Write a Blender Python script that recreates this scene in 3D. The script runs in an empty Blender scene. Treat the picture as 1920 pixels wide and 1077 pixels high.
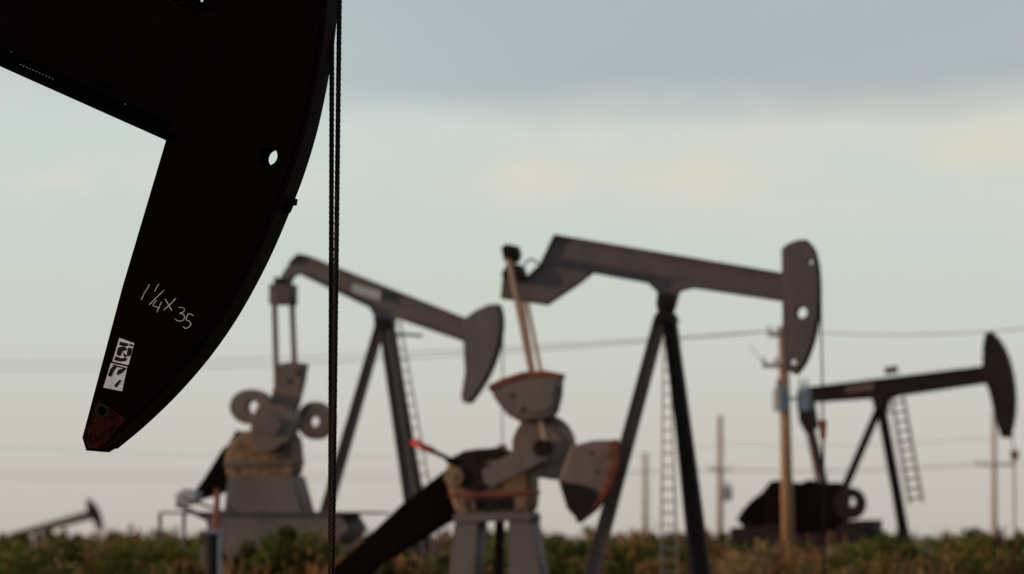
import bpy, bmesh, math, random
import numpy as np
from mathutils import Vector, Matrix
random.seed(4); rng=np.random.default_rng(7)
scene=bpy.context.scene
# ---------------------------------------------------------------- camera
F=8000.0; HOR=1005.0; CZ=1.6
pitch=math.atan((HOR-538.5)/F)
C=Vector((0,0,CZ))
FW=Vector((0,math.cos(pitch),math.sin(pitch))); UP=Vector((0,-math.sin(pitch),math.cos(pitch)))
cam=bpy.data.cameras.new("camera"); camo=bpy.data.objects.new("camera",cam)
scene.collection.objects.link(camo); scene.camera=camo
camo.location=C; camo.rotation_euler=(math.pi/2+pitch,0,0)
cam.sensor_width=36; cam.lens=F/1920*36; cam.clip_start=0.5; cam.clip_end=20000
cam.dof.use_dof=True; cam.dof.focus_distance=33.0; cam.dof.aperture_fstop=1.8
def ray(px,py):
    return FW+Vector((1,0,0))*((px-960)/F)+UP*((538.5-py)/F)
def at(px,py,D):
    d=ray(px,py); return C+d*(D/d.y)

# ---------------------------------------------------------------- materials
def new_mat(name):
    m=bpy.data.materials.new(name); m.use_nodes=True
    nt=m.node_tree; b=nt.nodes["Principled BSDF"]; return m,nt,b
def paint(name,c1,c2,rust=None,ramt=0.0,scale=1.5,rough=0.65,spec=0.25,bump=0.15,stretch=0.35):
    m,nt,b=new_mat(name); N=nt.nodes; L=nt.links
    tc=N.new('ShaderNodeTexCoord'); mp=N.new('ShaderNodeMapping'); mp.inputs['Scale'].default_value=(1,1,stretch)
    L.new(tc.outputs['Object'],mp.inputs['Vector'])
    n1=N.new('ShaderNodeTexNoise'); n1.inputs['Scale'].default_value=scale; n1.inputs['Detail'].default_value=6; n1.inputs['Roughness'].default_value=.65
    L.new(mp.outputs[0],n1.inputs['Vector'])
    r=N.new('ShaderNodeValToRGB'); r.color_ramp.elements[0].position=.35; r.color_ramp.elements[1].position=.65
    r.color_ramp.elements[0].color=(*c1,1); r.color_ramp.elements[1].color=(*c2,1)
    L.new(n1.outputs['Fac'],r.inputs[0]); out=r.outputs[0]
    if rust:
        n2=N.new('ShaderNodeTexNoise'); n2.inputs['Scale'].default_value=scale*2.3; n2.inputs['Detail'].default_value=8; n2.inputs['Roughness'].default_value=.7
        L.new(tc.outputs['Object'],n2.inputs['Vector'])
        r2=N.new('ShaderNodeValToRGB'); r2.color_ramp.elements[0].position=.68-ramt*.35; r2.color_ramp.elements[1].position=.78-ramt*.35
        L.new(n2.outputs['Fac'],r2.inputs[0])
        mx=N.new('ShaderNodeMixRGB'); mx.inputs[2].default_value=(*rust,1)
        L.new(r2.outputs[0],mx.inputs[0]); L.new(out,mx.inputs[1]); out=mx.outputs[0]
    L.new(out,b.inputs['Base Color'])
    b.inputs['Roughness'].default_value=rough; b.inputs['Specular IOR Level'].default_value=spec
    bp=N.new('ShaderNodeBump'); bp.inputs['Strength'].default_value=bump; bp.inputs['Distance'].default_value=.02
    n3=N.new('ShaderNodeTexNoise'); n3.inputs['Scale'].default_value=14; n3.inputs['Detail'].default_value=5
    L.new(tc.outputs['Object'],n3.inputs['Vector']); L.new(n3.outputs['Fac'],bp.inputs['Height']); L.new(bp.outputs[0],b.inputs['Normal'])
    return m
M_black=paint("black_paint",(.0028,.0016,.0022),(.0048,.0023,.0028),(.0085,.003,.003),.15,rough=.9,spec=.012)
M_track=paint("bare_track",(.004,.0027,.0028),(.009,.005,.0045),(.014,.006,.005),.3,rough=.8,spec=.04)
M_tiprust=paint("tip_rust",(.045,.009,.005),(.018,.005,.004),(.006,.003,.003),.5,scale=4,rough=.9,spec=.03)
M_rope=paint("wire_rope",(.006,.004,.004),(.012,.008,.007),rough=.7,spec=.15)
M_label=paint("label_white",(.72,.74,.80),(.6,.62,.68),(.12,.12,.13),.2,scale=9,rough=.6)
M_ink=paint("label_ink",(.008,.006,.006),(.012,.01,.01),rough=.7,spec=.1)
M_chalk=paint("chalk",(.70,.70,.76),(.36,.36,.40),scale=30,rough=1)
M_gray=paint("gray_paint",(.088,.074,.083),(.120,.103,.110),(.10,.055,.042),.18,spec=.15)
M_gray2=paint("gray_paint_pale",(.108,.094,.098),(.145,.126,.127),(.11,.065,.045),.2,spec=.15)
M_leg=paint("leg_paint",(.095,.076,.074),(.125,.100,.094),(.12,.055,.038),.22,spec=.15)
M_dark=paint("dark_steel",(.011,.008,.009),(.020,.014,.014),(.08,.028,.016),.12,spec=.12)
M_guard=paint("guard_paint",(.0035,.0027,.0032),(.007,.005,.0052),(.016,.008,.006),.08,spec=.03,rough=.9)
M_dk4=paint("dark_brown_paint",(.011,.008,.011),(.019,.014,.016),(.035,.018,.015),.15,spec=.1)
M_tan=paint("tan_paint",(.17,.105,.070),(.23,.155,.110),(.07,.032,.02),.5,scale=2.5)
M_pit=paint("pitman_paint",(.32,.22,.155),(.38,.28,.20),(.25,.10,.04),.2)
M_tan2=paint("dusty_gray_paint",(.112,.093,.089),(.160,.134,.122),(.15,.07,.04),.28,scale=2.5)
M_rust=paint("rust",(.27,.07,.032),(.14,.045,.027),(.07,.03,.02),.4,scale=3)
M_red=paint("red_paint",(.55,.05,.03),(.42,.04,.03),(.1,.03,.02),.3,scale=4)
M_wood=paint("pole_wood",(.33,.205,.115),(.25,.15,.09),(.15,.09,.06),.3,stretch=.08,scale=6)
M_woodf=paint("weathered_wood",(.42,.35,.30),(.34,.29,.24),stretch=.08,scale=6)
M_trans=paint("transformer_paint",(.18,.23,.29),(.24,.29,.34),rough=.5)
M_cream=paint("ladder_paint",(.44,.38,.30),(.50,.44,.36))
M_conc=paint("concrete",(.10,.085,.07),(.14,.115,.10))
M_wire=paint("wire",(.10,.10,.10),(.14,.13,.13))
M_plac=paint("placard",(.34,.37,.43),(.40,.42,.48))

# ---------------------------------------------------------------- mesh helpers
class Frame:
    def __init__(s,name,px,D,yaw):
        s.y=math.radians(yaw); p=at(px,HOR,D); s.O=Vector((p.x,p.y,0))
        s.U=Vector((math.cos(s.y),-math.sin(s.y),0)); s.W=Vector((math.sin(s.y),math.cos(s.y),0))
        e=bpy.data.objects.new(name,None); scene.collection.objects.link(e)
        e.location=s.O; e.rotation_euler=(0,0,-s.y); e.empty_display_size=.5; s.e=e
        s.k=F/D
    def p(s,px,py,w=0.0):
        d=ray(px,py); t=(w-(C-s.O).dot(s.W))/d.dot(s.W); P=C+d*t
        q=P-s.O; return Vector((q.dot(s.U),w,P.z))
def link(fr,name,me,mat,smooth=False):
    o=bpy.data.objects.new(name,me); scene.collection.objects.link(o); o.parent=fr.e
    if mat: me.materials.clear(); me.materials.append(mat)
    if smooth:
        for f in me.polygons: f.use_smooth=True
    return o
def cr(pts,n=8):
    out=[]; P=[pts[0]]+list(pts)+[pts[-1]]
    for i in range(1,len(P)-2):
        a,b,c,d=P[i-1],P[i],P[i+1],P[i+2]
        for k in range(n):
            t=k/n
            out.append(tuple(.5*((2*b[j])+(-a[j]+c[j])*t+(2*a[j]-5*b[j]+4*c[j]-d[j])*t*t+(-a[j]+3*b[j]-3*c[j]+d[j])*t**3) for j in range(2)))
    out.append(tuple(pts[-1])); return out
def slab_uz(fr,name,loops,w0,w1,mat,bev=.006):
    cu=bpy.data.curves.new("c",'CURVE'); cu.dimensions='2D'; cu.fill_mode='BOTH'
    for lp in loops:
        sp=cu.splines.new('POLY'); sp.points.add(len(lp)-1)
        for i,(x,y) in enumerate(lp): sp.points[i].co=(x,y,0,1)
        sp.use_cyclic_u=True
    t=abs(w1-w0); b=min(bev,t*.3)
    cu.extrude=t/2-b; cu.bevel_depth=b; cu.offset=-b; cu.bevel_resolution=1
    o=bpy.data.objects.new("c",cu); scene.collection.objects.link(o)
    dg=bpy.context.evaluated_depsgraph_get(); me=bpy.data.meshes.new_from_object(o.evaluated_get(dg))
    bpy.data.objects.remove(o)
    wc=(w0+w1)/2
    for v in me.vertices: v.co=(v.co.x,v.co.z+wc,v.co.y)
    bm=bmesh.new(); bm.from_mesh(me); bmesh.ops.remove_doubles(bm,verts=bm.verts,dist=1e-5)
    bmesh.ops.recalc_face_normals(bm,faces=bm.faces); bm.to_mesh(me); bm.free()
    me.name=name
    return link(fr,name,me,mat)
def slab(fr,name,pts,w0,w1,mat,holes=(),bev=.006,ref=0.0):
    L=[]
    for q in pts:
        v=fr.p(q[0],q[1],ref); L.append((v.x,v.z))
    loops=[L]
    for (hx,hy,hr) in holes:
        c=fr.p(hx,hy,ref); r=hr/fr.k
        loops.append([(c.x+r*math.cos(a),c.z+r*math.sin(a)) for a in np.linspace(0,2*math.pi,24,endpoint=False)])
    return slab_uz(fr,name,loops,w0,w1,mat,bev)
def disc(fr,name,px,py,rpx,w0,w1,mat,holes=(),ry=None,ref=0.0):
    ry=ry or rpx
    return slab(fr,name,[(px+rpx*math.cos(a),py+ry*math.sin(a)) for a in np.linspace(0,2*math.pi,36,endpoint=False)],w0,w1,mat,holes,ref=ref)
def box_me(p0,p1,wid,dep,bev=0.006,wid1=None):
    p0=Vector(p0); p1=Vector(p1); d=(p1-p0); L=d.length; d.normalize()
    y=Vector((0,1,0)); 
    if abs(d.dot(y))>.95: y=Vector((0,0,1))
    s=d.cross(y).normalized(); y=s.cross(d).normalized()
    wid1=wid if wid1 is None else wid1
    bm=bmesh.new(); vs=[]
    for P,wd in((p0,wid),(p1,wid1)):
        for a,b in((-1,-1),(1,-1),(1,1),(-1,1)):
            vs.append(bm.verts.new(P+s*(a*wd/2)+y*(b*dep/2)))
    bm.faces.new(vs[:4]); bm.faces.new(vs[4:][::-1])
    for i in range(4):
        j=(i+1)%4; bm.faces.new((vs[i],vs[i+4],vs[j+4],vs[j]))
    bmesh.ops.recalc_face_normals(bm,faces=bm.faces)
    if bev>0: bmesh.ops.bevel(bm,geom=bm.edges[:],offset=min(bev,min(wid,wid1,dep)*.2),segments=1,affect='EDGES')
    return bm
def bar(fr,name,p0,p1,wid,dep,mat,wid1=None):
    bm=box_me(p0,p1,wid,dep,wid1=wid1); me=bpy.data.meshes.new(name); bm.to_mesh(me); bm.free()
    return link(fr,name,me,mat)
def join_bms(lst):
    me=bpy.data.meshes.new("j"); out=bmesh.new()
    for b in lst:
        t=bpy.data.meshes.new("t"); b.to_mesh(t); b.free(); out.from_mesh(t); bpy.data.meshes.remove(t)
    out.to_mesh(me); out.free(); return me
def cyl_bm(p0,p1,r0,r1=None,seg=16):
    r1=r0 if r1 is None else r1; p0=Vector(p0); p1=Vector(p1)
    bm=bmesh.new(); d=p1-p0
    bmesh.ops.create_cone(bm,cap_ends=True,segments=seg,radius1=r0,radius2=r1,depth=d.length)
    M=Matrix.Translation((p0+p1)/2)@Vector((0,0,1)).rotation_difference(d.normalized()).to_matrix().to_4x4()
    bmesh.ops.transform(bm,matrix=M,verts=bm.verts); return bm
def cyl(fr,name,p0,p1,r0,mat,r1=None,seg=16):
    me=join_bms([cyl_bm(p0,p1,r0,r1,seg)]); o=link(fr,name,me,mat)
    for f in me.polygons: f.use_smooth=len(f.vertices)==4
    return o
def hleg(fr,name,p0,p1,wid,dep,mat,wid1=None):
    """H-section column: two flanges and a web"""
    p0=Vector(p0);p1=Vector(p1); d=(p1-p0).normalized(); s=d.cross(Vector((0,1,0))).normalized(); w1=wid1 or wid; t=.025
    l=[box_me(p0+s*(wid/2-t/2),p1+s*(w1/2-t/2),t,dep,.003),box_me(p0-s*(wid/2-t/2),p1-s*(w1/2-t/2),t,dep,.003),
       box_me(p0,p1,wid-2*t-.002,.03,0,wid1=w1-2*t-.002)]
    return link(fr,name,join_bms(l),mat)
def ladder(fr,name,a0,a1,b0,b1,n,mat,r=.022):
    l=[cyl_bm(a0,a1,r,seg=8),cyl_bm(b0,b1,r,seg=8)]
    for i in range(n):
        t=(i+.5)/n; l.append(cyl_bm(Vector(a0).lerp(a1,t),Vector(b0).lerp(b1,t),r*.75,seg=8))
    return link(fr,name,join_bms(l),mat)
def tube(fr,name,pts,r,mat,fr_local=True):
    cu=bpy.data.curves.new(name,'CURVE'); cu.dimensions='3D'; cu.bevel_depth=r; cu.bevel_resolution=2; cu.use_fill_caps=True
    sp=cu.splines.new('POLY'); sp.points.add(len(pts)-1)
    for i,q in enumerate(pts): sp.points[i].co=(*q,1)
    cu.materials.append(mat)
    o=bpy.data.objects.new(name,cu); scene.collection.objects.link(o)
    if fr: o.parent=fr.e
    return o
def flange(fr,name,pts,dep,th,mat):
    P=[fr.p(*q) for q in pts]
    return link(fr,name,join_bms([box_me(P[i],P[i+1],th,dep,.003) for i in range(len(P)-1)]),mat)
def bolts(fr,name,pts,w,r,mat):
    l=[]
    for q in pts:
        P=fr.p(q[0],q[1],w); l.append(cyl_bm(P,P+Vector((0,-.03,0)),r,seg=6))
    return link(fr,name,join_bms(l),mat)

# ================================================================ FOREGROUND JACK
J=Frame("oil_pumpjack",400,33,10)
arc=cr([(208,840),(262,795),(322,737),(377,674),(422,612),(462,545),(499,472),(532,395),(559,325),(582,250),(598,180),(610,115),(618,60),(623,0),(627,-120),(618,-300),(596,-470),(556,-620)],6)
head=[(165,822),(173,845),(195,847)]+arc+[(500,-640),(470,-560),(430,-150),(392,0),(388,16),(345,180),(322,264),(240,540)]
holes=[(512,296,17.5),(203,772,9)]
slab(J,"horsehead_plate_near",head,-.165,-.145,M_black,holes,bev=.003)
slab(J,"horsehead_plate_far",head,.145,.165,M_black,holes,bev=.003)
def rim(fr,name,pts,dep,th,mat,closed=False):
    P=[fr.p(*q) for q in pts]
    if closed: P.append(P[0])
    return link(fr,name,join_bms([box_me(P[i],P[i+1],th,dep,0) for i in range(len(P)-1)]),mat)
def inset(pts,d):
    out=[]
    for i in range(len(pts)):
        a=pts[max(i-1,0)]; b=pts[min(i+1,len(pts)-1)]
        tx,ty=b[0]-a[0],b[1]-a[1]; l=math.hypot(tx,ty) or 1
        out.append((pts[i][0]+ty/l*d,pts[i][1]-tx/l*d))
    return out
rim(J,"rope_track",inset(arc,4),.285,.02,M_track)
rim(J,"track_lip",inset(arc,-.5),.36,.008,M_track)
rim(J,"weld_seam",inset(arc,14)[4:],.342,.004,M_track)
rim(J,"horsehead_back_plate",[(170,820),(245,541),(327,264)],.285,.015,M_black)
slab(J,"rope_keeper",[(532,394),(541,368),(552,372),(550,384),(544,384),(538,398)],-.19,.12,M_black,bev=.001)
slab(J,"tip_plate",[(168,821),(196,752),(246,786),(210,832),(195,843),(176,841)],-.170,-.1655,M_tiprust,[(203,772,9)],bev=.001)
slab(J,"tip_foot",[(166,826),(172,846),(196,848),(196,842),(176,840)],-.16,.16,M_track,bev=.002)
disc(J,"tip_eye",203,772,13,-.176,-.1705,M_ink,[(203,772,8.5)])
slab(J,"walking_beam_web",[(388,22),(322,268),(-1500,-545),(-1500,-822)],-.10,.10,M_black)
flange(J,"beam_bottom_flange",[(324,262),(-1500,-548)],.40,.03,M_black)
flange(J,"beam_top_flange",[(389,20),(-1500,-819)],.40,.03,M_black)
slab(J,"head_latch",[(392,24),(384,30),(352,12),(352,-4),(362,-10),(372,-4),(374,4),(384,6)],-.06,.06,M_black,bev=.003)
tube(J,"lifting_eye",[J.p(*q,-.1) for q in cr([(318,-8),(322,3),(333,8),(345,6),(349,-2)],4)],.012,M_track)
bolts(J,"beam_bolts",[(22,98),(236,196)]+[(40+i*6,122+i*2.67) for i in range(11)],-.201,.0035,M_plac)
hleg(J,"samson_post_leg_1",J.p(-1080,-400),J.p(-700,1390)+Vector((0,-1.2,0)),.3,.3,M_black)
hleg(J,"samson_post_leg_2",J.p(-1080,-400),J.p(-700,1390)+Vector((0,1.2,0)),.3,.3,M_black)
hleg(J,"samson_post_leg_3",J.p(-1080,-400),J.p(-1500,1390),.3,.3,M_black)
slab(J,"skid",[(-600,1340),(-600,1392),(-2600,1392),(-2600,1340)],-1.3,1.3,M_conc)
slab(J,"gear_reducer",[(-1750,700),(-2100,700),(-2150,1000),(-2050,1341),(-1800,1341),(-1700,1000)],-.6,.6,M_black)
for s in(-1,1):
    bar(J,"pitman_arm",J.p(-1500,-690)+Vector((0,s*.8,0)),J.p(-1750,600)+Vector((0,s*.8,0)),.14,.1,M_black)
    slab(J,"counterweight",[(-1600,500),(-2000,500),(-2100,900),(-1600,900)],s*.9-.12,s*.9+.12,M_black)
# chalk writing 1 1/4 X 35
W=-.170
strokes=[[(284,534),(276,547),(268,562)],
 [(301,533),(297,539),(293,547)],[(311,545),(298,557),(283,572)],
 [(297,563),(290,573),(294,575),(303,578)],[(306,567),(302,576),(297,586)],
 [(313,561),(319,571),(325,583)],[(333,560),(322,571),(310,582)],
 [(338,578),(345,577),(349,581),(346,586),(340,588),(347,590),(349,596),(345,602),(337,602),(331,598)],
 [(366,592),(359,589),(355,590)],[(356,590),(352,600),(358,602),(361,608),(358,613),(352,616),(346,613)]]
for i,s in enumerate(strokes):
    q=cr(s,5) if len(s)>2 else s
    tube(J,"chalk_stroke",[J.p(a-3+random.uniform(-.4,.4),b+random.uniform(-.4,.4),W+.003) for a,b in q],.0034,M_chalk)
def flat(name,pts,w,mat): slab(J,name,pts,w-.001,w+.001,mat,bev=.0002,ref=-.165)
flat("warning_label_upper",[(224,634),(252,644),(241,685),(211,678)],-.1675,M_label)
flat("warning_label_lower",[(208,681),(239,688),(229,734),(194,727)],-.1675,M_label)
ink=[[(226,641),(240,645),(236,650),(224,647)],[(222,652),(232,650),(239,656),(230,659),(226,668),(219,664)],
 [(241,652),(248,655),(244,668),(238,665)],[(217,668),(227,672),(237,671),(236,677),(224,678),(215,675)],[(231,662),(239,668),(233,670)],
 [(243,645),(250,647),(249,650),(242,648)],
 [(206,695),(212,687),(219,689),(214,695),(209,706),(203,704)],[(222,694),(232,691),(235,693),(228,700),(219,703)],
 [(215,722),(224,713),(227,715),(218,727)],
 [(213,684),(236,690),(235,692),(212,686)]]
for q in ink: flat("label_pictogram",cr(q+[q[0]],3)[:-1],-.1697,M_ink)
def rope(fr,name,a,b,r,pitch=.16,mat=M_rope):
    a=Vector(a); b=Vector(b); L=(b-a).length; n=int(L/pitch*10)
    d=(b-a).normalized(); s=d.cross(Vector((0,1,0))).normalized(); t=d.cross(s)
    cu=bpy.data.curves.new(name,'CURVE'); cu.dimensions='3D'; cu.bevel_depth=r*.52; cu.bevel_resolution=1
    for k in range(4):
        sp=cu.splines.new('POLY'); sp.points.add(n)
        for i in range(n+1):
            f=i/n; an=f*L/pitch*2*math.pi+k*math.pi/2; P=a.lerp(b,f)+s*math.cos(an)*r*.55+t*math.sin(an)*r*.55
            sp.points[i].co=(*P,1)
    cu.materials.append(mat); o=bpy.data.objects.new(name,cu); scene.collection.objects.link(o); o.parent=fr.e
rope(J,"bridle_rope_near",J.p(638,-120,-.08),J.p(622,1180,-.08),.0195)
rope(J,"bridle_rope_far",J.p(623,-120,.08),J.p(619,1180,.08),.0195)
bar(J,"carrier_bar",J.p(621,1180)+Vector((0,-.2,0)),J.p(621,1180)+Vector((0,.2,0)),.12,.1,M_dark)
cyl(J,"polished_rod",J.p(621,1180),(J.p(621,1180).x,0,0),.018,M_dark)
cyl(J,"wellhead",(J.p(621,1180).x,0,0),(J.p(621,1180).x,0,.7),.12,M_dark)

# ================================================================ JACK CENTRE
K=Frame("oil_pumpjack",1240,83,12); k=1/K.k
beam=[(1042,440),(1468,512),(1468,566),(1300,541),(1278,546),(1268,556),(1238,553),(1216,532),(1112,511),(1080,535),(1025,573),(940,561),(944,514),(985,527),(1014,498)]
slab(K,"walking_beam_web",beam,-.09,.09,M_gray)
flange(K,"beam_top_flange",[(1042,442),(1468,514)],.34,.035,M_gray)
flange(K,"beam_bottom_flange",[(1468,564),(1300,539)],.34,.035,M_gray)
flange(K,"beam_bottom_flange_rear",[(1216,530),(1110,511),(1082,533),(1025,571),(942,559)],.34,.03,M_gray)
flange(K,"beam_tail_flange",[(1042,442),(1016,497),(986,525),(945,514)],.34,.03,M_gray)
flange(K,"beam_stiffener_line",[(1030,484),(1120,492),(1216,515),(1300,522)],.21,.02,M_gray)
arc3=cr([(1512,450),(1527,468),(1535,500),(1538,545),(1536,590),(1527,638),(1511,680),(1494,703)],5)
h3=[(1468,468),(1480,458),(1495,452)]+arc3+[(1478,696),(1471,680)]
hol=[(1505,587,11),(1488,682,8),(1521,492,5)]
slab(K,"horsehead_plate_near",h3,-.2,-.17,M_gray,hol)
slab(K,"horsehead_plate_far",h3,.17,.2,M_gray,hol)
rim(K,"rope_track",inset(arc3,-1),.405,.03,M_dark)
rim(K,"horsehead_back",[(1496,453),(1470,467),(1470,570),(1473,680),(1480,695)],.34,.02,M_gray)
slab(K,"saddle_bearing",[(1236,551),(1270,553),(1264,575),(1258,590),(1238,590),(1234,572)],-.25,.25,M_dark)
cyl(K,"bearing_pin",K.p(1252,572,-.42),K.p(1252,572,.42),.09,M_dark)
slab(K,"samson_post_cap",[(1236,588),(1264,588),(1270,604),(1230,606)],-.28,.28,M_dark)
g=lambda px,w=0: Vector((K.p(px,1150,w).x,w,0.25))
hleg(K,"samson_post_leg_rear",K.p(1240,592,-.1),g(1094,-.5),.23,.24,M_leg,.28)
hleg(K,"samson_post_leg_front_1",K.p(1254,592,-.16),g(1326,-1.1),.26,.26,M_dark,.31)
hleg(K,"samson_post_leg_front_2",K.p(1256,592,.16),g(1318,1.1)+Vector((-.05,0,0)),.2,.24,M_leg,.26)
ladder(K,"ladder",K.p(1244,640,1.2),Vector((K.p(1239,1010,1.3).x,1.3,.3)),K.p(1255,640,1.2),Vector((K.p(1272,1010,1.3).x,1.3,.3)),22,M_cream,.02)
slab(K,"equalizer_bearing",[(944,466),(954,459),(970,462),(974,478),(969,492),(950,492)],-.25,.25,M_dark)
slab(K,"equalizer_post",[(958,492),(978,498),(986,524),(964,528),(945,518)],-.3,.3,M_dark)
bar(K,"equalizer_beam",K.p(960,478,-.9),K.p(960,478,.9),.16,.16,M_dark)
bar(K,"pitman_arm_near",K.p(953,485,-.85),K.p(1026,850,-.85),.09,.09,M_pit)
bar(K,"pitman_arm_near_2",K.p(987,560,.75),K.p(1018,716,.75),.065,.07,M_pit)
bar(K,"pitman_arm_far",K.p(972,520,.85),K.p(1000,700,.85),.08,.09,M_pit)
tube(K,"grease_line",[K.p(*q,-.1) for q in cr([(982,497),(995,486),(1006,492),(1016,500)],5)],.02,M_dark)
# crank & weights
slab(K,"counterweight_upper",[(937,724),(960,714),(1000,702),(1040,699),(1070,705),(1068,745),(1060,775),(1050,786),(1028,790),(990,792),(972,782),(956,764),(945,748)],-1.0,-.62,M_tan2,bev=.05)
slab(K,"counterweight_face",[(952,738),(1000,722),(1060,722),(1054,766),(1030,779),(990,779),(966,760)],-1.03,-1.0,M_tan2,bev=.012)
slab(K,"counterweight_rim_upper",[(936,727),(960,714),(1000,701),(1040,698),(1071,704),(1070,713),(1040,709),(1000,712),(960,724),(938,737)],-1.03,-.58,M_rust,bev=.01)
slab(K,"counterweight_lower",[(1088,838),(1128,828),(1168,827),(1166,880),(1150,925),(1130,952),(1102,978),(1080,955),(1064,905)],-.95,-.60,M_tan2,bev=.05)
slab(K,"counterweight_rim_lower",[(1160,828),(1171,826),(1173,868),(1161,913),(1134,955),(1101,981),(1096,975),(1128,944),(1150,908),(1161,866)],-.98,-.56,M_rust,bev=.01)
slab(K,"counterweight_inner_plate",[(1068,903),(1115,912),(1140,925),(1128,953),(1102,976),(1082,953)],-1.0,-.95,M_dark,bev=.01)
bolts(K,"weight_bolts",[(960,742),(1050,730),(1044,765),(980,768),(1110,850),(1148,850),(1120,885),(1100,935),(1108,960)],-1.03,.04,M_dark)
slab(K,"crank_arm_upper",[(988,780),(1045,780),(1065,830),(1060,860),(1000,860),(985,820)],-.6,-.45,M_tan2)
disc(K,"crank_disc",1030,838,58,-.62,-.42,M_tan2,ry=60)
disc(K,"crank_disc_step",1032,840,36,-.67,-.61,M_tan2)
disc(K,"crank_hub",1033,842,16,-.93,-.60,M_dark)
slab(K,"crank_arm",[(922,884),(940,872),(1000,838),(1040,835),(1048,862),(1010,880),(938,916),(925,905)],-.85,-.68,M_tan2,bev=.02)
slab(K,"crank_arm_right",[(1030,850),(1090,842),(1090,905),(1040,900),(1010,890)],-.6,-.45,M_tan2,bev=.02)
slab(K,"gear_reducer",cr([(848,866),(870,850),(905,842),(950,845),(985,852),(1000,875),(1004,925),(994,962),(930,966),(870,966),(852,930),(842,890),(848,866)],3)[:-1],-.42,.42,M_tan,bev=.10)
slab(K,"reducer_cover",[(842,866),(880,846),(940,840),(964,852),(940,862),(900,864),(862,876)],-.47,.5,M_dark,bev=.03)
disc(K,"reducer_shaft_cover",899,893,30,-.5,-.42,M_dark)
disc(K,"reducer_input_boss",862,895,18,-.56,-.44,M_tan)
slab(K,"reducer_flange",[(850,925),(1004,920),(1004,928),(852,933)],-.46,.48,M_rust)
slab(K,"reducer_side_panel",[(900,934),(972,933),(972,957),(904,958)],-.43,-.421,M_dark)
for x in(872,888,985): bar(K,"reducer_rib",K.p(x,936,-.45),K.p(x+2,963,-.45),.05,.08,M_tan)
slab(K,"pedestal_top",[(862,964),(1002,960),(1006,976),(858,980)],-.5,.5,M_gray2)
slab(K,"pedestal_leg_1",[(862,978),(905,978),(893,1150),(843,1150)],-.45,.45,M_gray2)
slab(K,"pedestal_leg_2",[(962,976),(1003,975),(1035,1150),(966,1150)],-.45,.45,M_gray2)
slab(K,"pedestal_web",[(930,978),(944,978),(944,1150),(928,1150)],-.1,.1,M_dark)
slab(K,"belt_guard",[(838,868),(856,862),(868,885),(866,955),(848,968),(700,1060),(620,1120),(585,1100),(612,1062),(650,1030),(740,945)],.55,.85,M_guard,bev=.06)
cyl(K,"brake_lever",K.p(772,828,-.5),K.p(812,846,-.5),.065,M_red)
cyl(K,"brake_rod",K.p(812,846,-.5),K.p(856,868,-.5),.045,M_dark)
slab(K,"motor",[(560,1095),(640,1095),(650,1150),(550,1150)],.1,.9,M_dark,bev=.04)
slab_uz(K,"skid",[[(K.p(560,1150).x,0.05),(K.p(1400,1150).x,0.05),(K.p(1400,1150).x,.3),(K.p(560,1150).x,.3)]],-1.3,1.3,M_conc)
for w,n in((-.08,"bridle_rope_near"),(.08,"bridle_rope_far")):
    tube(K,n,[K.p(1539,560,w),K.p(1543,790,w)],.018,M_dark)
slab(K,"carrier_bar",[(1538,788),(1549,788),(1548,802),(1546,824),(1540,824),(1538,802)],-.15,.15,M_rust)
tube(K,"polished_rod",[K.p(1543,800),Vector((K.p(1546,1150).x,0,0))],.026,M_dark)
cyl(K,"wellhead",Vector((K.p(1546,1150).x,0,0)),Vector((K.p(1546,1150).x,0,.6)),.12,M_dark)

# ================================================================ JACK LEFT
A=Frame("oil_pumpjack",700,95,12)
beam=[(528,518),(545,492),(561,476),(577,479),(872,596),(872,642),(745,598),(735,604),(706,600),(694,578),(560,514),(548,520),(536,548),(522,540)]
slab(A,"walking_beam_web",beam,-.08,.08,M_gray2)
flange(A,"beam_top_flange",[(545,494),(561,478),(577,481),(872,598)],.34,.035,M_gray2)
flange(A,"beam_bottom_flange",[(872,640),(745,596)],.34,.035,M_gray2)
flange(A,"beam_bottom_flange_rear",[(694,576),(560,512),(548,519),(536,546)],.34,.03,M_gray2)
slab(A,"beam_placard",[(664,533),(718,547),(716,566),(664,549)],-.192,-.185,M_plac,bev=.002)
bar(A,"placard_bracket",A.p(690,549,-.185),A.p(690,549,-.08),.1,.1,M_gray2)
arc2=cr([(936,571),(942,590),(942,620),(936,655),(922,695),(902,730),(882,757)],5)
h2=[(872,600),(895,583),(920,572)]+arc2+[(872,756),(868,745),(875,700),(872,642)]
slab(A,"horsehead_plate_near",h2,-.2,-.17,M_gray2)
slab(A,"horsehead_plate_far",h2,.17,.2,M_gray2)
rim(A,"rope_track",inset(arc2,-1),.405,.03,M_dark)
rim(A,"horsehead_back",[(920,573),(874,601),(874,642),(877,700),(870,745),(876,755)],.34,.02,M_gray2)
slab(A,"saddle_bearing",[(706,596),(738,600),(734,618),(708,616)],-.3,.3,M_dark)
ga=lambda px,w=0: Vector((A.p(px,1140,w).x,w,0.3))
hleg(A,"samson_post_leg_rear",A.p(712,612,-.1),ga(566,-.5),.2,.22,M_leg,.26)
hleg(A,"samson_post_leg_front_1",A.p(720,612,-.16),ga(796,-1.0),.2,.24,M_leg,.28)
hleg(A,"samson_post_leg_front_2",A.p(730,612,.16),ga(815,1.0),.18,.22,M_leg,.26)
ladder(A,"ladder",A.p(738,600,-.9),ga(822,-1.2),A.p(750,600,-.9),ga(842,-1.2),24,M_leg,.018)
bar(A,"work_platform_rail",A.p(742,626,0),A.p(792,630,0),.06,.06,M_dark)
slab(A,"equalizer",[(510,534),(552,534),(552,572),(510,572)],-.3,.3,M_leg,bev=.03)
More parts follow.
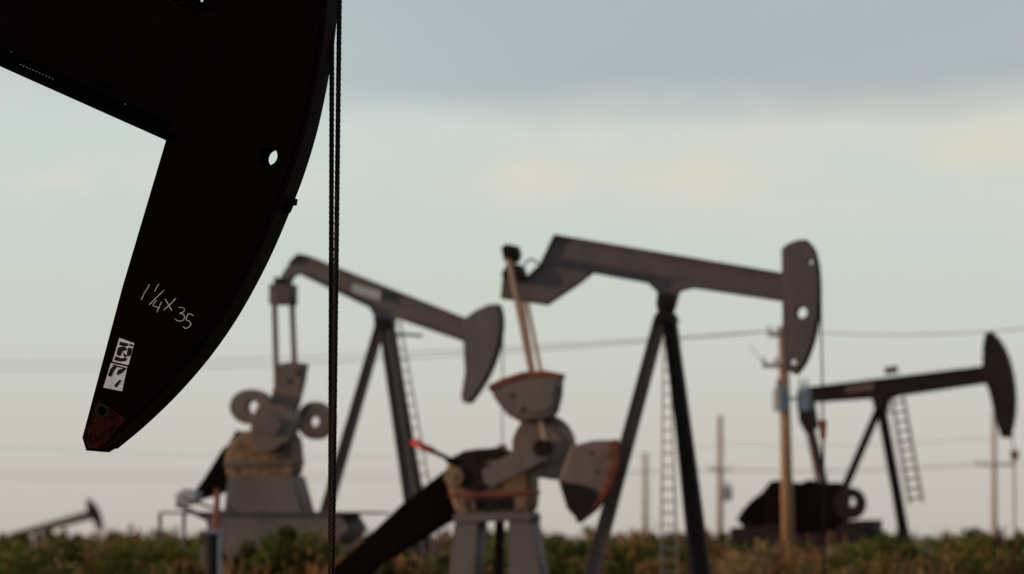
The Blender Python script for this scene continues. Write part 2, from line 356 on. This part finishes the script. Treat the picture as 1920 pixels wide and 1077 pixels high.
slab(A,"equalizer_bearing",[(518,520),(540,524),(544,546),(516,546)],-.2,.2,M_dark)
bar(A,"pitman_arm_near",A.p(514,545,-.7),A.p(519,722,-.7),.11,.1,M_tan2)
bar(A,"pitman_arm_far",A.p(547,555,.7),A.p(553,700,.7),.11,.1,M_tan2)
disc(A,"counterweight_left",486,765,39,-.75,-.4,M_tan2,[(489,765,12)],ry=33)
disc(A,"counterweight_right",583,788,34,.3,.6,M_tan2,[(582,790,10)],ry=36)
slab(A,"crank_arm_near",[(535,683),(560,680),(586,684),(580,720),(570,760),(556,800),(548,858),(520,862),(516,790),(520,740)],-.5,-.3,M_tan2,bev=.02)
slab(A,"crank_arm_far",[(520,705),(540,690),(545,760),(530,800),(512,800)],.2,.4,M_gray2)
slab(A,"crank_hub",cr([(500,765),(540,762),(572,775),(575,800),(558,830),(520,850),(495,840),(488,800),(500,765)],3)[:-1],-.85,-.52,M_tan2,bev=.03)
disc(A,"crank_boss",530,800,17,-.95,-.84,M_gray2)
bolts(A,"crank_bolts",[(511,785),(545,715),(560,700),(530,835)],-.86,.06,M_dark)
slab(A,"gear_reducer",cr([(440,830),(460,812),(495,806),(550,812),(562,850),(554,896),(500,898),(440,898),(430,862),(440,830)],3)[:-1],-.4,.4,M_tan,bev=.08)
slab(A,"reducer_flange",[(430,866),(562,862),(562,870),(430,876)],-.46,.46,M_tan2)
slab(A,"belt_guard",[(448,808),(470,812),(440,850),(432,890),(405,925),(360,938),(350,925),(372,895),(405,842)],.45,.75,M_guard,bev=.04)
slab(A,"belt_guard_outer",[(448,808),(474,810),(458,838),(440,866),(430,880),(425,850)],-.3,.45,M_guard,bev=.04)
slab(A,"pedestal",[(440,893),(560,893),(580,966),(432,966)],-.55,.55,M_gray2)
bar(A,"pedestal_brace",A.p(562,895,-.6),A.p(578,965,-.6),.06,.05,M_tan2)
slab(A,"skid_beam",[(405,964),(655,964),(672,992),(640,1022),(415,1022)],-.9,.9,M_gray2)
flange(A,"skid_top_rail",[(325,962),(410,962),(710,962)],2.0,.05,M_gray2)
bar(A,"motor_rail",A.p(330,945,-.7),A.p(428,992,-.7),.1,.1,M_gray2)
bar(A,"motor_rail_2",A.p(340,932,-.7),A.p(425,962,-.7),.06,.1,M_tan2)
slab(A,"motor",[(335,930),(352,916),(378,922),(374,945),(342,950)],-.4,.1,M_plac,bev=.04)
slab(A,"foundation",[(400,1023),(700,1023),(700,1140),(400,1140)],-1.1,1.1,M_conc)
for x in(300,345,490): bar(A,"skid_post",A.p(x,962,-.8),A.p(x,1120,-.8),.07,.07,M_leg)
for w,n in((-.06,"bridle_rope_near"),(.06,"bridle_rope_far")):
    tube(A,n,[A.p(943,610,w),A.p(942,842,w)],.014,M_dark)
tube(A,"polished_rod",[A.p(942,842),Vector((A.p(942,1140).x,0,0))],.02,M_dark)
slab(A,"carrier_bar",[(935,834),(949,834),(948,846),(936,846)],-.15,.15,M_rust)

# ================================================================ JACK RIGHT
R=Frame("oil_pumpjack",1660,130,22)
slab(R,"walking_beam_web",[(1505,727),(1850,686),(1862,690),(1862,718),(1690,742),(1660,752),(1640,748),(1505,757)],-.09,.09,M_dk4)
flange(R,"beam_top_flange",[(1505,729),(1850,688)],.40,.04,M_dk4)
flange(R,"beam_bottom_flange",[(1505,755),(1640,746),(1690,741),(1862,716)],.40,.04,M_dk4)
slab(R,"beam_placard",[(1588,724),(1640,718),(1640,731),(1588,737)],-.1,-.092,M_leg,bev=.002)
arc4=cr([(1858,622),(1875,640),(1890,670),(1899,705),(1903,745),(1901,785),(1892,822)],5)
h4=[(1845,690),(1846,650),(1850,628)]+arc4+[(1880,820),(1868,780),(1858,735),(1850,715)]
slab(R,"horsehead_plate_near",h4,-.22,-.19,M_dk4)
slab(R,"horsehead_plate_far",h4,.19,.22,M_dk4)
rim(R,"rope_track",inset(arc4,-1),.45,.03,M_dk4)
rim(R,"horsehead_back",[(1852,630),(1848,690),(1853,715),(1870,780),(1881,818)],.38,.03,M_dk4)
gr=lambda px,py=1100,w=0: Vector((R.p(px,py,w).x,w,0.2))
slab(R,"saddle_bearing",[(1638,746),(1666,744),(1662,768),(1644,768)],-.25,.25,M_dk4)
hleg(R,"samson_post_leg_rear",R.p(1650,762),gr(1508),.2,.2,M_dk4)
hleg(R,"samson_post_leg_front_1",R.p(1652,762,-.1),gr(1712,1100,-.8),.26,.2,M_dk4)
hleg(R,"samson_post_leg_front_2",R.p(1654,762,.1),gr(1712,1100,.8)+Vector((-.1,0,0)),.2,.2,M_dk4)
ladder(R,"ladder",R.p(1672,748,-.3),R.p(1706,945,-1.0),R.p(1694,744,-.3),R.p(1730,942,-1.0),11,M_leg,.042)
bar(R,"ladder_bracket",R.p(1676,772,-.35),R.p(1660,772,0),.06,.06,M_leg)
slab(R,"ladder_cage",[(1664,690),(1688,686),(1690,700),(1666,704)],-.35,-.3,M_leg)
bar(R,"pitman_arm",R.p(1512,760,-.6),R.p(1548,910,-.6),.16,.12,M_dk4)
bar(R,"pitman_arm_far",R.p(1506,760,.6),R.p(1536,910,.6),.14,.12,M_leg)
slab(R,"equalizer",[(1502,755),(1522,755),(1530,800),(1516,812),(1504,790)],-.35,.35,M_dk4)
slab(R,"counterweight",cr([(1470,915),(1500,905),(1545,912),(1580,905),(1600,925),(1596,985),(1560,1000),(1480,1000),(1470,915)],3)[:-1],-.8,-.3,M_guard,bev=.05)
disc(R,"flywheel",1608,945,28,-.9,-.6,M_dk4,[(1612,942,9)],ry=30)
slab(R,"belt_guard",[(1376,975),(1386,958),(1402,940),(1425,922),(1440,902),(1462,900),(1482,912),(1482,960),(1450,985),(1400,1000)],.2,.6,M_guard,bev=.04)
slab(R,"gear_reducer",[(1440,930),(1480,916),(1520,900),(1556,910),(1575,985),(1440,998)],-.3,.3,M_guard,bev=.05)
slab(R,"skid",[(1385,990),(1640,975),(1640,1020),(1385,1020)],-.8,.8,M_dk4)
slab(R,"foundation",[(1385,1026),(1740,1026),(1740,1103),(1385,1103)],-1,1,M_conc)
tube(R,"bridle_rope",[R.p(1896,800),R.p(1902,850)],.02,M_dark)
tube(R,"polished_rod",[R.p(1902,850),Vector((R.p(1903,1100).x,0,0))],.03,M_leg)
slab(R,"carrier_bar",[(1896,845),(1909,845),(1907,862),(1898,862)],-.15,.15,M_rust)

# ================================================================ FAR JACK
S=Frame("oil_pumpjack",110,400,15)
slab(S,"walking_beam",[(20,1000),(165,958),(178,962),(175,974),(100,992),(20,1010)],-.2,.2,M_leg)
slab(S,"horsehead",cr([(163,935),(175,943),(188,965),(193,995)],4)+[(184,994),(176,975),(165,962)],-.25,.25,M_dk4)
hleg(S,"samson_post_leg_1",S.p(92,990),S.p(72,1036),.35,.3,M_dk4)
hleg(S,"samson_post_leg_2",S.p(92,990),S.p(112,1036),.35,.3,M_dk4)
tube(S,"polished_rod",[S.p(192,990),S.p(192,1036)],.03,M_dk4)
slab(S,"gear_reducer",[(20,1004),(52,1000),(56,1036),(14,1036)],-.6,.6,M_dk4)

# ================================================================ POLES
def pole(name,px,ytop,D,r,mat,arms=(),trans=(),lean=0):
    f=Frame(name,px,D,0)
    top=f.p(px+lean,ytop)
    cyl(f,"post",Vector((0,0,-.1)),top,r*1.15,mat,r1=r*.85)
    for (x0,x1,y) in arms:
        bar(f,"crossarm",f.p(x0,y,-r-.05),f.p(x1,y,-r-.05),.12,.1,mat)
        l=[]
        for x in (x0+2,x1-2,(x0+px)/2):
            P=f.p(x,y,-r-.05); l.append(cyl_bm(P,P+Vector((0,0,.25)),.06,.04,seg=8))
        link(f,"insulators",join_bms(l),M_plac)
    for (x,y0,y1,rr) in trans:
        P=f.p(x,y0,-.1); Q=f.p(x,y1,-.1)
        l=[cyl_bm(P,Q,rr),cyl_bm(P,P+Vector((0,0,.08)),rr*1.08,rr*.7),cyl_bm(P+Vector((rr*.4,0,.05)),P+Vector((rr*.4,0,.35)),.05,.03,seg=8),
           cyl_bm(P+Vector((-rr*.4,0,.05)),P+Vector((-rr*.4,0,.35)),.05,.03,seg=8),box_me(Q.lerp(P,.6),Vector((0,0,Q.lerp(P,.6).z)),.08,.08,0)]
        link(f,"transformer",join_bms(l),M_trans)
    return f
P1=pole("utility_pole",1480,612,121,.165,M_wood,arms=[(1430,1500,686),(1440,1510,628)],trans=[(1464,733,772,.22),(1507,733,770,.2)],lean=-12)
P2=pole("utility_pole",1350,780,230,.17,M_woodf,arms=[(1330,1372,882)],trans=[(1364,915,940,.25)])
P3=pole("utility_pole",1210,850,300,.2,M_woodf)
P4=pole("utility_pole",1864,772,215,.14,M_woodf,arms=[(1830,1900,872)])
def wire(name,a,b,sag,r):
    a=Vector(a); b=Vector(b); pts=[]
    for i in range(41):
        t=i/40; q=a.lerp(b,t); q.z-=sag*4*t*(1-t); pts.append(q)
    return pts
def wires(name,sets,r):
    cu=bpy.data.curves.new(name,'CURVE'); cu.dimensions='3D'; cu.bevel_depth=r; cu.bevel_resolution=1
    for (a,b,s) in sets:
        pts=wire(name,a,b,s,r); sp=cu.splines.new('POLY'); sp.points.add(len(pts)-1)
        for i,q in enumerate(pts): sp.points[i].co=(*q,1)
    cu.materials.append(M_wire); o=bpy.data.objects.new(name,cu); scene.collection.objects.link(o)
wires("power_line",[(at(1442,622,121),at(-250,688,190),.5),(at(1458,620,121),at(-250,676,190),.4),(at(1505,622,121),at(2300,560,110),.4),
  (at(1440,684,121),at(1405,648,160),.05)],.016)
wires("power_line",[(at(1832,868,215),at(1335,880,230),.3),(at(1898,868,215),at(1370,880,230),.2),(at(1335,880,230),at(-150,888,290),.6),(at(1335,882,230),at(-150,880,290),.3),
  (at(1210,852,300),at(-150,830,330),.6),(at(1898,868,215),at(2300,850,200),.2),(at(1210,852,300),at(1350,832,230),.1),(at(1350,832,230),at(1864,822,215),.2)],.014)

V=Frame("well_valve_post",400,84,0)
cyl(V,"riser",Vector((V.p(402,1).x,0,0)),V.p(408,918),.06,M_rust)
cyl(V,"lower_pipe",Vector((V.p(400,1).x,0,0)),V.p(401,994),.16,M_dark)
bar(V,"bracket",V.p(384,998,-.17),V.p(416,998,-.17),.08,.1,M_trans)
bar(V,"guard_strap",V.p(412,1000,-.18),V.p(412,1150,-.18),.07,.05,M_trans)

# ================================================================ GROUND
me=bpy.data.meshes.new("ground"); bm=bmesh.new()
xs=[-9000,-3000,-1000,-400,-200]+list(range(-150,151,10))+[200,400,1000,3000,9000]
ys=[-3000,-500,-100,-20]+list(range(0,401,10))+[500,800,1500,3000,9000]
grid=[[bm.verts.new((x,y,(0 if (y<25 or y>350 or abs(x)>140) else .08*math.sin(x*.13+y*.05)*math.sin(y*.11))-.02)) for x in xs] for y in ys]
for j in range(len(ys)-1):
    for i in range(len(xs)-1): bm.faces.new((grid[j][i],grid[j][i+1],grid[j+1][i+1],grid[j+1][i]))
bm.to_mesh(me); bm.free(); go=bpy.data.objects.new("ground",me); scene.collection.objects.link(go)
for f in me.polygons: f.use_smooth=True
gm=paint("dry_soil",(.13,.09,.055),(.20,.15,.09),(.07,.075,.03),.5,scale=.15,rough=.95,bump=.4,stretch=1); me.materials.append(gm)

# ================================================================ SCRUB (one mesh of leaves and blades)
V_=[];Cl=[]
def quads(cen,size,col,up=0.0,asp=1.0):
    n=len(cen); a=rng.normal(size=(n,3)); a[:,2]*=(1-up); a/=np.linalg.norm(a,axis=1)[:,None]
    b=rng.normal(size=(n,3)); b[:,2]+=up*6; b-=(a*b).sum(1)[:,None]*a; b/=np.linalg.norm(b,axis=1)[:,None]
    s=size[:,None]; a=a*s; b=b*s*asp
    V_.append(np.stack([cen-a-b,cen+a-b*.6,cen+a*.6+b,cen-a*.6+b*.8],1).reshape(-1,3)); Cl.append(np.repeat(col,4,axis=0))
GREENS=[(.115,.135,.026),(.085,.098,.024),(.150,.155,.036),(.055,.062,.022)]
DRY=[(.27,.15,.062),(.19,.100,.045),(.29,.20,.095),(.12,.068,.036)]
def bush(x,y,h,r,kind,n,ls,z0=0.0):
    nb=rng.integers(5,10); cen=[]
    for _ in range(nb):
        a=rng.uniform(0,6.28); q=rng.uniform(0,r*.75); zc=rng.uniform(.25,.85)*h*(1-.35*q/r); br=rng.uniform(.18,.42)*r
        m=n//nb; d=rng.normal(size=(m,3)); d/=np.linalg.norm(d,axis=1)[:,None]; d*=(rng.uniform(0.1,1,m)**.45)[:,None]*br
        d[:,2]*=1.1
        cen.append(np.array([x+math.cos(a)*q,y+math.sin(a)*q,zc])+d)
    cen=np.concatenate(cen); hh=h*1.08; over=cen[:,2]>hh; cen[over,2]=hh-rng.uniform(0,.35,over.sum())*h; cen[:,2]=np.maximum(cen[:,2],.02)
    base=np.array((GREENS if kind==0 else DRY)[rng.integers(4)])
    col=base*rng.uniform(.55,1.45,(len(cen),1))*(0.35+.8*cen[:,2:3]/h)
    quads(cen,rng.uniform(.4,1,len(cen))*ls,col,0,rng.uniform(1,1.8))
def tuft(x,y,h,n,ls):
    t=rng.uniform(0,1,n); a=rng.uniform(0,6.28,n); q=rng.uniform(.05,.45,n)*h
    cen=np.stack([x+np.cos(a)*q*t,y+np.sin(a)*q*t,h*t*rng.uniform(.5,1,n)],1)
    base=np.array(DRY[rng.integers(4)]); col=base*rng.uniform(.7,1.4,(n,1))
    quads(cen,np.full(n,ls),col,.8,6)
def field(n,y0,y1,half,hmin,hmax,nl,ls,pg):
    for _ in range(n):
        y=rng.uniform(y0,y1); x=rng.uniform(-half,half)*y/90
        patch=.5+.5*math.sin(x*.9+.3*math.sin(y)+y*.2)
        h=hmin+(hmax-hmin)*(.65*rng.beta(1.8,2.0)+.35*patch)
        u=rng.uniform()
        g=pg+.35*math.sin(x*.55+1.2)+.25*math.sin(x*1.7+y*.1)
        if u<g: bush(x,y,h*rng.uniform(.95,1.08),rng.uniform(.5,1.1),0,nl,ls)
        elif u<g+.4: bush(x,y,h*.93,rng.uniform(.4,.9),1,nl,ls)
        else: tuft(x,y,h*.97,nl//3,ls*.35)
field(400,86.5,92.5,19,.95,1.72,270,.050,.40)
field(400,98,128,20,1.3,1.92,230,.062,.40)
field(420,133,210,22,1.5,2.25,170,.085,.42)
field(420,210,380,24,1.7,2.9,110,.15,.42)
for (px,py,D) in((545,968,89),(520,980,88.5),(590,982,90),(560,996,88),(465,1000,89),(620,998,90),(490,994,88),(1050,978,98),(1020,990,99),(1080,993,97),(1110,1000,99),(20,986,96),(70,998,92),(1800,992,110),(1900,990,104),(1440,982,134),(1770,990,140),(850,996,97),(1250,1002,95),(60,998,100),(730,1000,91),(680,1004,92),(1650,994,112),(1380,1000,105),(300,1000,94),(230,998,99),(150,1004,93),(1180,1000,98),(1720,998,100),(1590,1002,100)):
    p=at(px,py,D)
    for j in range(2): bush(p.x+rng.uniform(-.25,.25),p.y,p.z+.02,rng.uniform(.45,.8),0,520,.05)
V_=np.concatenate(V_); Cl=np.concatenate(Cl); nq=len(V_)//4
me=bpy.data.meshes.new("desert_scrub"); me.vertices.add(len(V_)); me.vertices.foreach_set("co",V_.astype(np.float32).ravel())
me.loops.add(nq*4); me.loops.foreach_set("vertex_index",np.arange(nq*4,dtype=np.int32))
me.polygons.add(nq); me.polygons.foreach_set("loop_start",np.arange(0,nq*4,4,dtype=np.int32)); me.polygons.foreach_set("loop_total",np.full(nq,4,dtype=np.int32))
me.update(calc_edges=True)
ca=me.color_attributes.new("Col",'FLOAT_COLOR','POINT'); ca.data.foreach_set("color",np.concatenate([Cl,np.ones((len(Cl),1))],1).astype(np.float32).ravel())
so=bpy.data.objects.new("desert_scrub",me); scene.collection.objects.link(so)
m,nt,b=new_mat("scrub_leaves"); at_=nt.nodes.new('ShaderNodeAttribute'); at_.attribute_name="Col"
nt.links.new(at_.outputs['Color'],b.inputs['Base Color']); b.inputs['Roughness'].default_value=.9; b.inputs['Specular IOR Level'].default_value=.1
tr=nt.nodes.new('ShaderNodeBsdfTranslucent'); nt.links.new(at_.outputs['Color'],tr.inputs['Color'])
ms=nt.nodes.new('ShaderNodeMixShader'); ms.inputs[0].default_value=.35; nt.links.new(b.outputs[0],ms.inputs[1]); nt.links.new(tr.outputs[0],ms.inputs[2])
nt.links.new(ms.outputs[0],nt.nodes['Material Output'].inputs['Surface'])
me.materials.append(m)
print("scrub quads",nq)

# ================================================================ LIGHT AND SKY
SUN_EL=math.radians(10); SUN_AZ=math.radians(-93)  # azimuth measured clockwise from +Y (view direction)
sd=Vector((math.sin(SUN_AZ)*math.cos(SUN_EL),math.cos(SUN_AZ)*math.cos(SUN_EL),math.sin(SUN_EL)))
sl=bpy.data.lights.new("sun",'SUN'); sl.energy=2.9; sl.angle=math.radians(.53); sl.color=(1,.62,.34)
slo=bpy.data.objects.new("sun",sl); scene.collection.objects.link(slo); slo.rotation_euler=sd.to_track_quat('Z','Y').to_euler(); slo.location=(-30,-10,30)
w=bpy.data.worlds.new("World"); scene.world=w; w.use_nodes=True; nt=w.node_tree; N=nt.nodes; L=nt.links
bg=N['Background']; bg.inputs['Strength'].default_value=.1
sky=N.new('ShaderNodeTexSky'); sky.sky_type='NISHITA'; sky.sun_disc=False; sky.sun_elevation=SUN_EL; sky.sun_rotation=SUN_AZ; sky.dust_density=2
tc=N.new('ShaderNodeTexCoord'); sx=N.new('ShaderNodeSeparateXYZ'); L.new(tc.outputs['Generated'],sx.inputs[0])
def math_(op,a,b=None,c=None):
    n=N.new('ShaderNodeMath'); n.operation=op
    for i,v in enumerate((a,b,c)):
        if v is None: continue
        if isinstance(v,(int,float)): n.inputs[i].default_value=v
        else: L.new(v,n.inputs[i])
    return n.outputs[0]
def noise(sc,detail=4,off=0,rough=.5):
    mp=N.new('ShaderNodeMapping'); mp.inputs['Scale'].default_value=sc; mp.inputs['Location'].default_value=(off,off*.7,off*1.3)
    L.new(tc.outputs['Generated'],mp.inputs['Vector']); n=N.new('ShaderNodeTexNoise'); n.inputs['Scale'].default_value=1; n.inputs['Detail'].default_value=detail; n.inputs['Roughness'].default_value=rough
    L.new(mp.outputs[0],n.inputs['Vector']); return n.outputs['Fac']
def ss(v,a,b):
    n=N.new('ShaderNodeMapRange'); n.interpolation_type='SMOOTHSTEP'; n.inputs['From Min'].default_value=a; n.inputs['From Max'].default_value=b; L.new(v,n.inputs['Value']); return n.outputs['Result']
def mix(f,a,b):
    n=N.new('ShaderNodeMixRGB'); L.new(f,n.inputs[0])
    for i,v in((1,a),(2,b)):
        if isinstance(v,tuple): n.inputs[i].default_value=(*v,1)
        else: L.new(v,n.inputs[i])
    return n.outputs[0]
z=sx.outputs['Z']; x=sx.outputs['X']
ramp=N.new('ShaderNodeValToRGB'); L.new(z,ramp.inputs[0]); e=ramp.color_ramp.elements
stops=[(0,(.58,.53,.475)),(.02,(.62,.595,.54)),(.045,(.64,.665,.61)),(.075,(.62,.695,.65)),(.1,(.64,.71,.68)),(.15,(.50,.57,.59)),(.5,(.20,.245,.285)),(1,(.12,.155,.20))]
e[0].position=0; e[0].color=(*stops[0][1],1); e[1].position=1; e[1].color=(*stops[-1][1],1)
for p_,c_ in stops[1:-1]:
    q=e.new(p_); q.color=(*c_,1)
col=ramp.outputs[0]
n1=noise((12,12,45),5,3.1); n2=noise((22,22,60),5,8.3); n3=noise((7,7,30),3,1.7); n4=noise((30,30,55),6,12.9,.6)
z1=math_('ADD',z,math_('MULTIPLY',math_('SUBTRACT',n1,.5),.022)); z1=math_('SUBTRACT',z1,math_('MULTIPLY',x,.01))
cream=math_('MULTIPLY',ss(z1,.058,.088),ss(math_('ADD',x,math_('MULTIPLY',math_('SUBTRACT',n3,.5),.12)),-.03,.07))
cream=math_('MULTIPLY',cream,ss(n2,.25,.65))
col=mix(cream,col,(.74,.71,.61))
puff=math_('MULTIPLY',ss(n2,.54,.72),.55); col=mix(math_('MULTIPLY',puff,ss(z,.05,.09)),col,(.82,.74,.64))
puff2=math_('MULTIPLY',ss(n4,.52,.72),.4); col=mix(math_('MULTIPLY',puff2,ss(z,.04,.08)),col,(.79,.75,.67))
dark=math_('MULTIPLY',ss(z1,.093,.107),ss(math_('ADD',x,math_('MULTIPLY',math_('SUBTRACT',n3,.5),.05)),-.16,.03))
dark=math_('MULTIPLY',dark,math_('ADD',math_('MULTIPLY',n1,-.25),1.03))
col=mix(dark,col,(.425,.485,.52))
sc=N.new('ShaderNodeVectorMath'); sc.operation='SCALE'; L.new(col,sc.inputs[0]); sc.inputs['Scale'].default_value=10
f=N.new('ShaderNodeMixRGB'); f.inputs[0].default_value=.90; L.new(sky.outputs[0],f.inputs[1]); L.new(sc.outputs[0],f.inputs[2]); L.new(f.outputs[0],bg.inputs['Color'])
scene.view_settings.view_transform='Standard'; scene.view_settings.look='None'; scene.view_settings.exposure=0
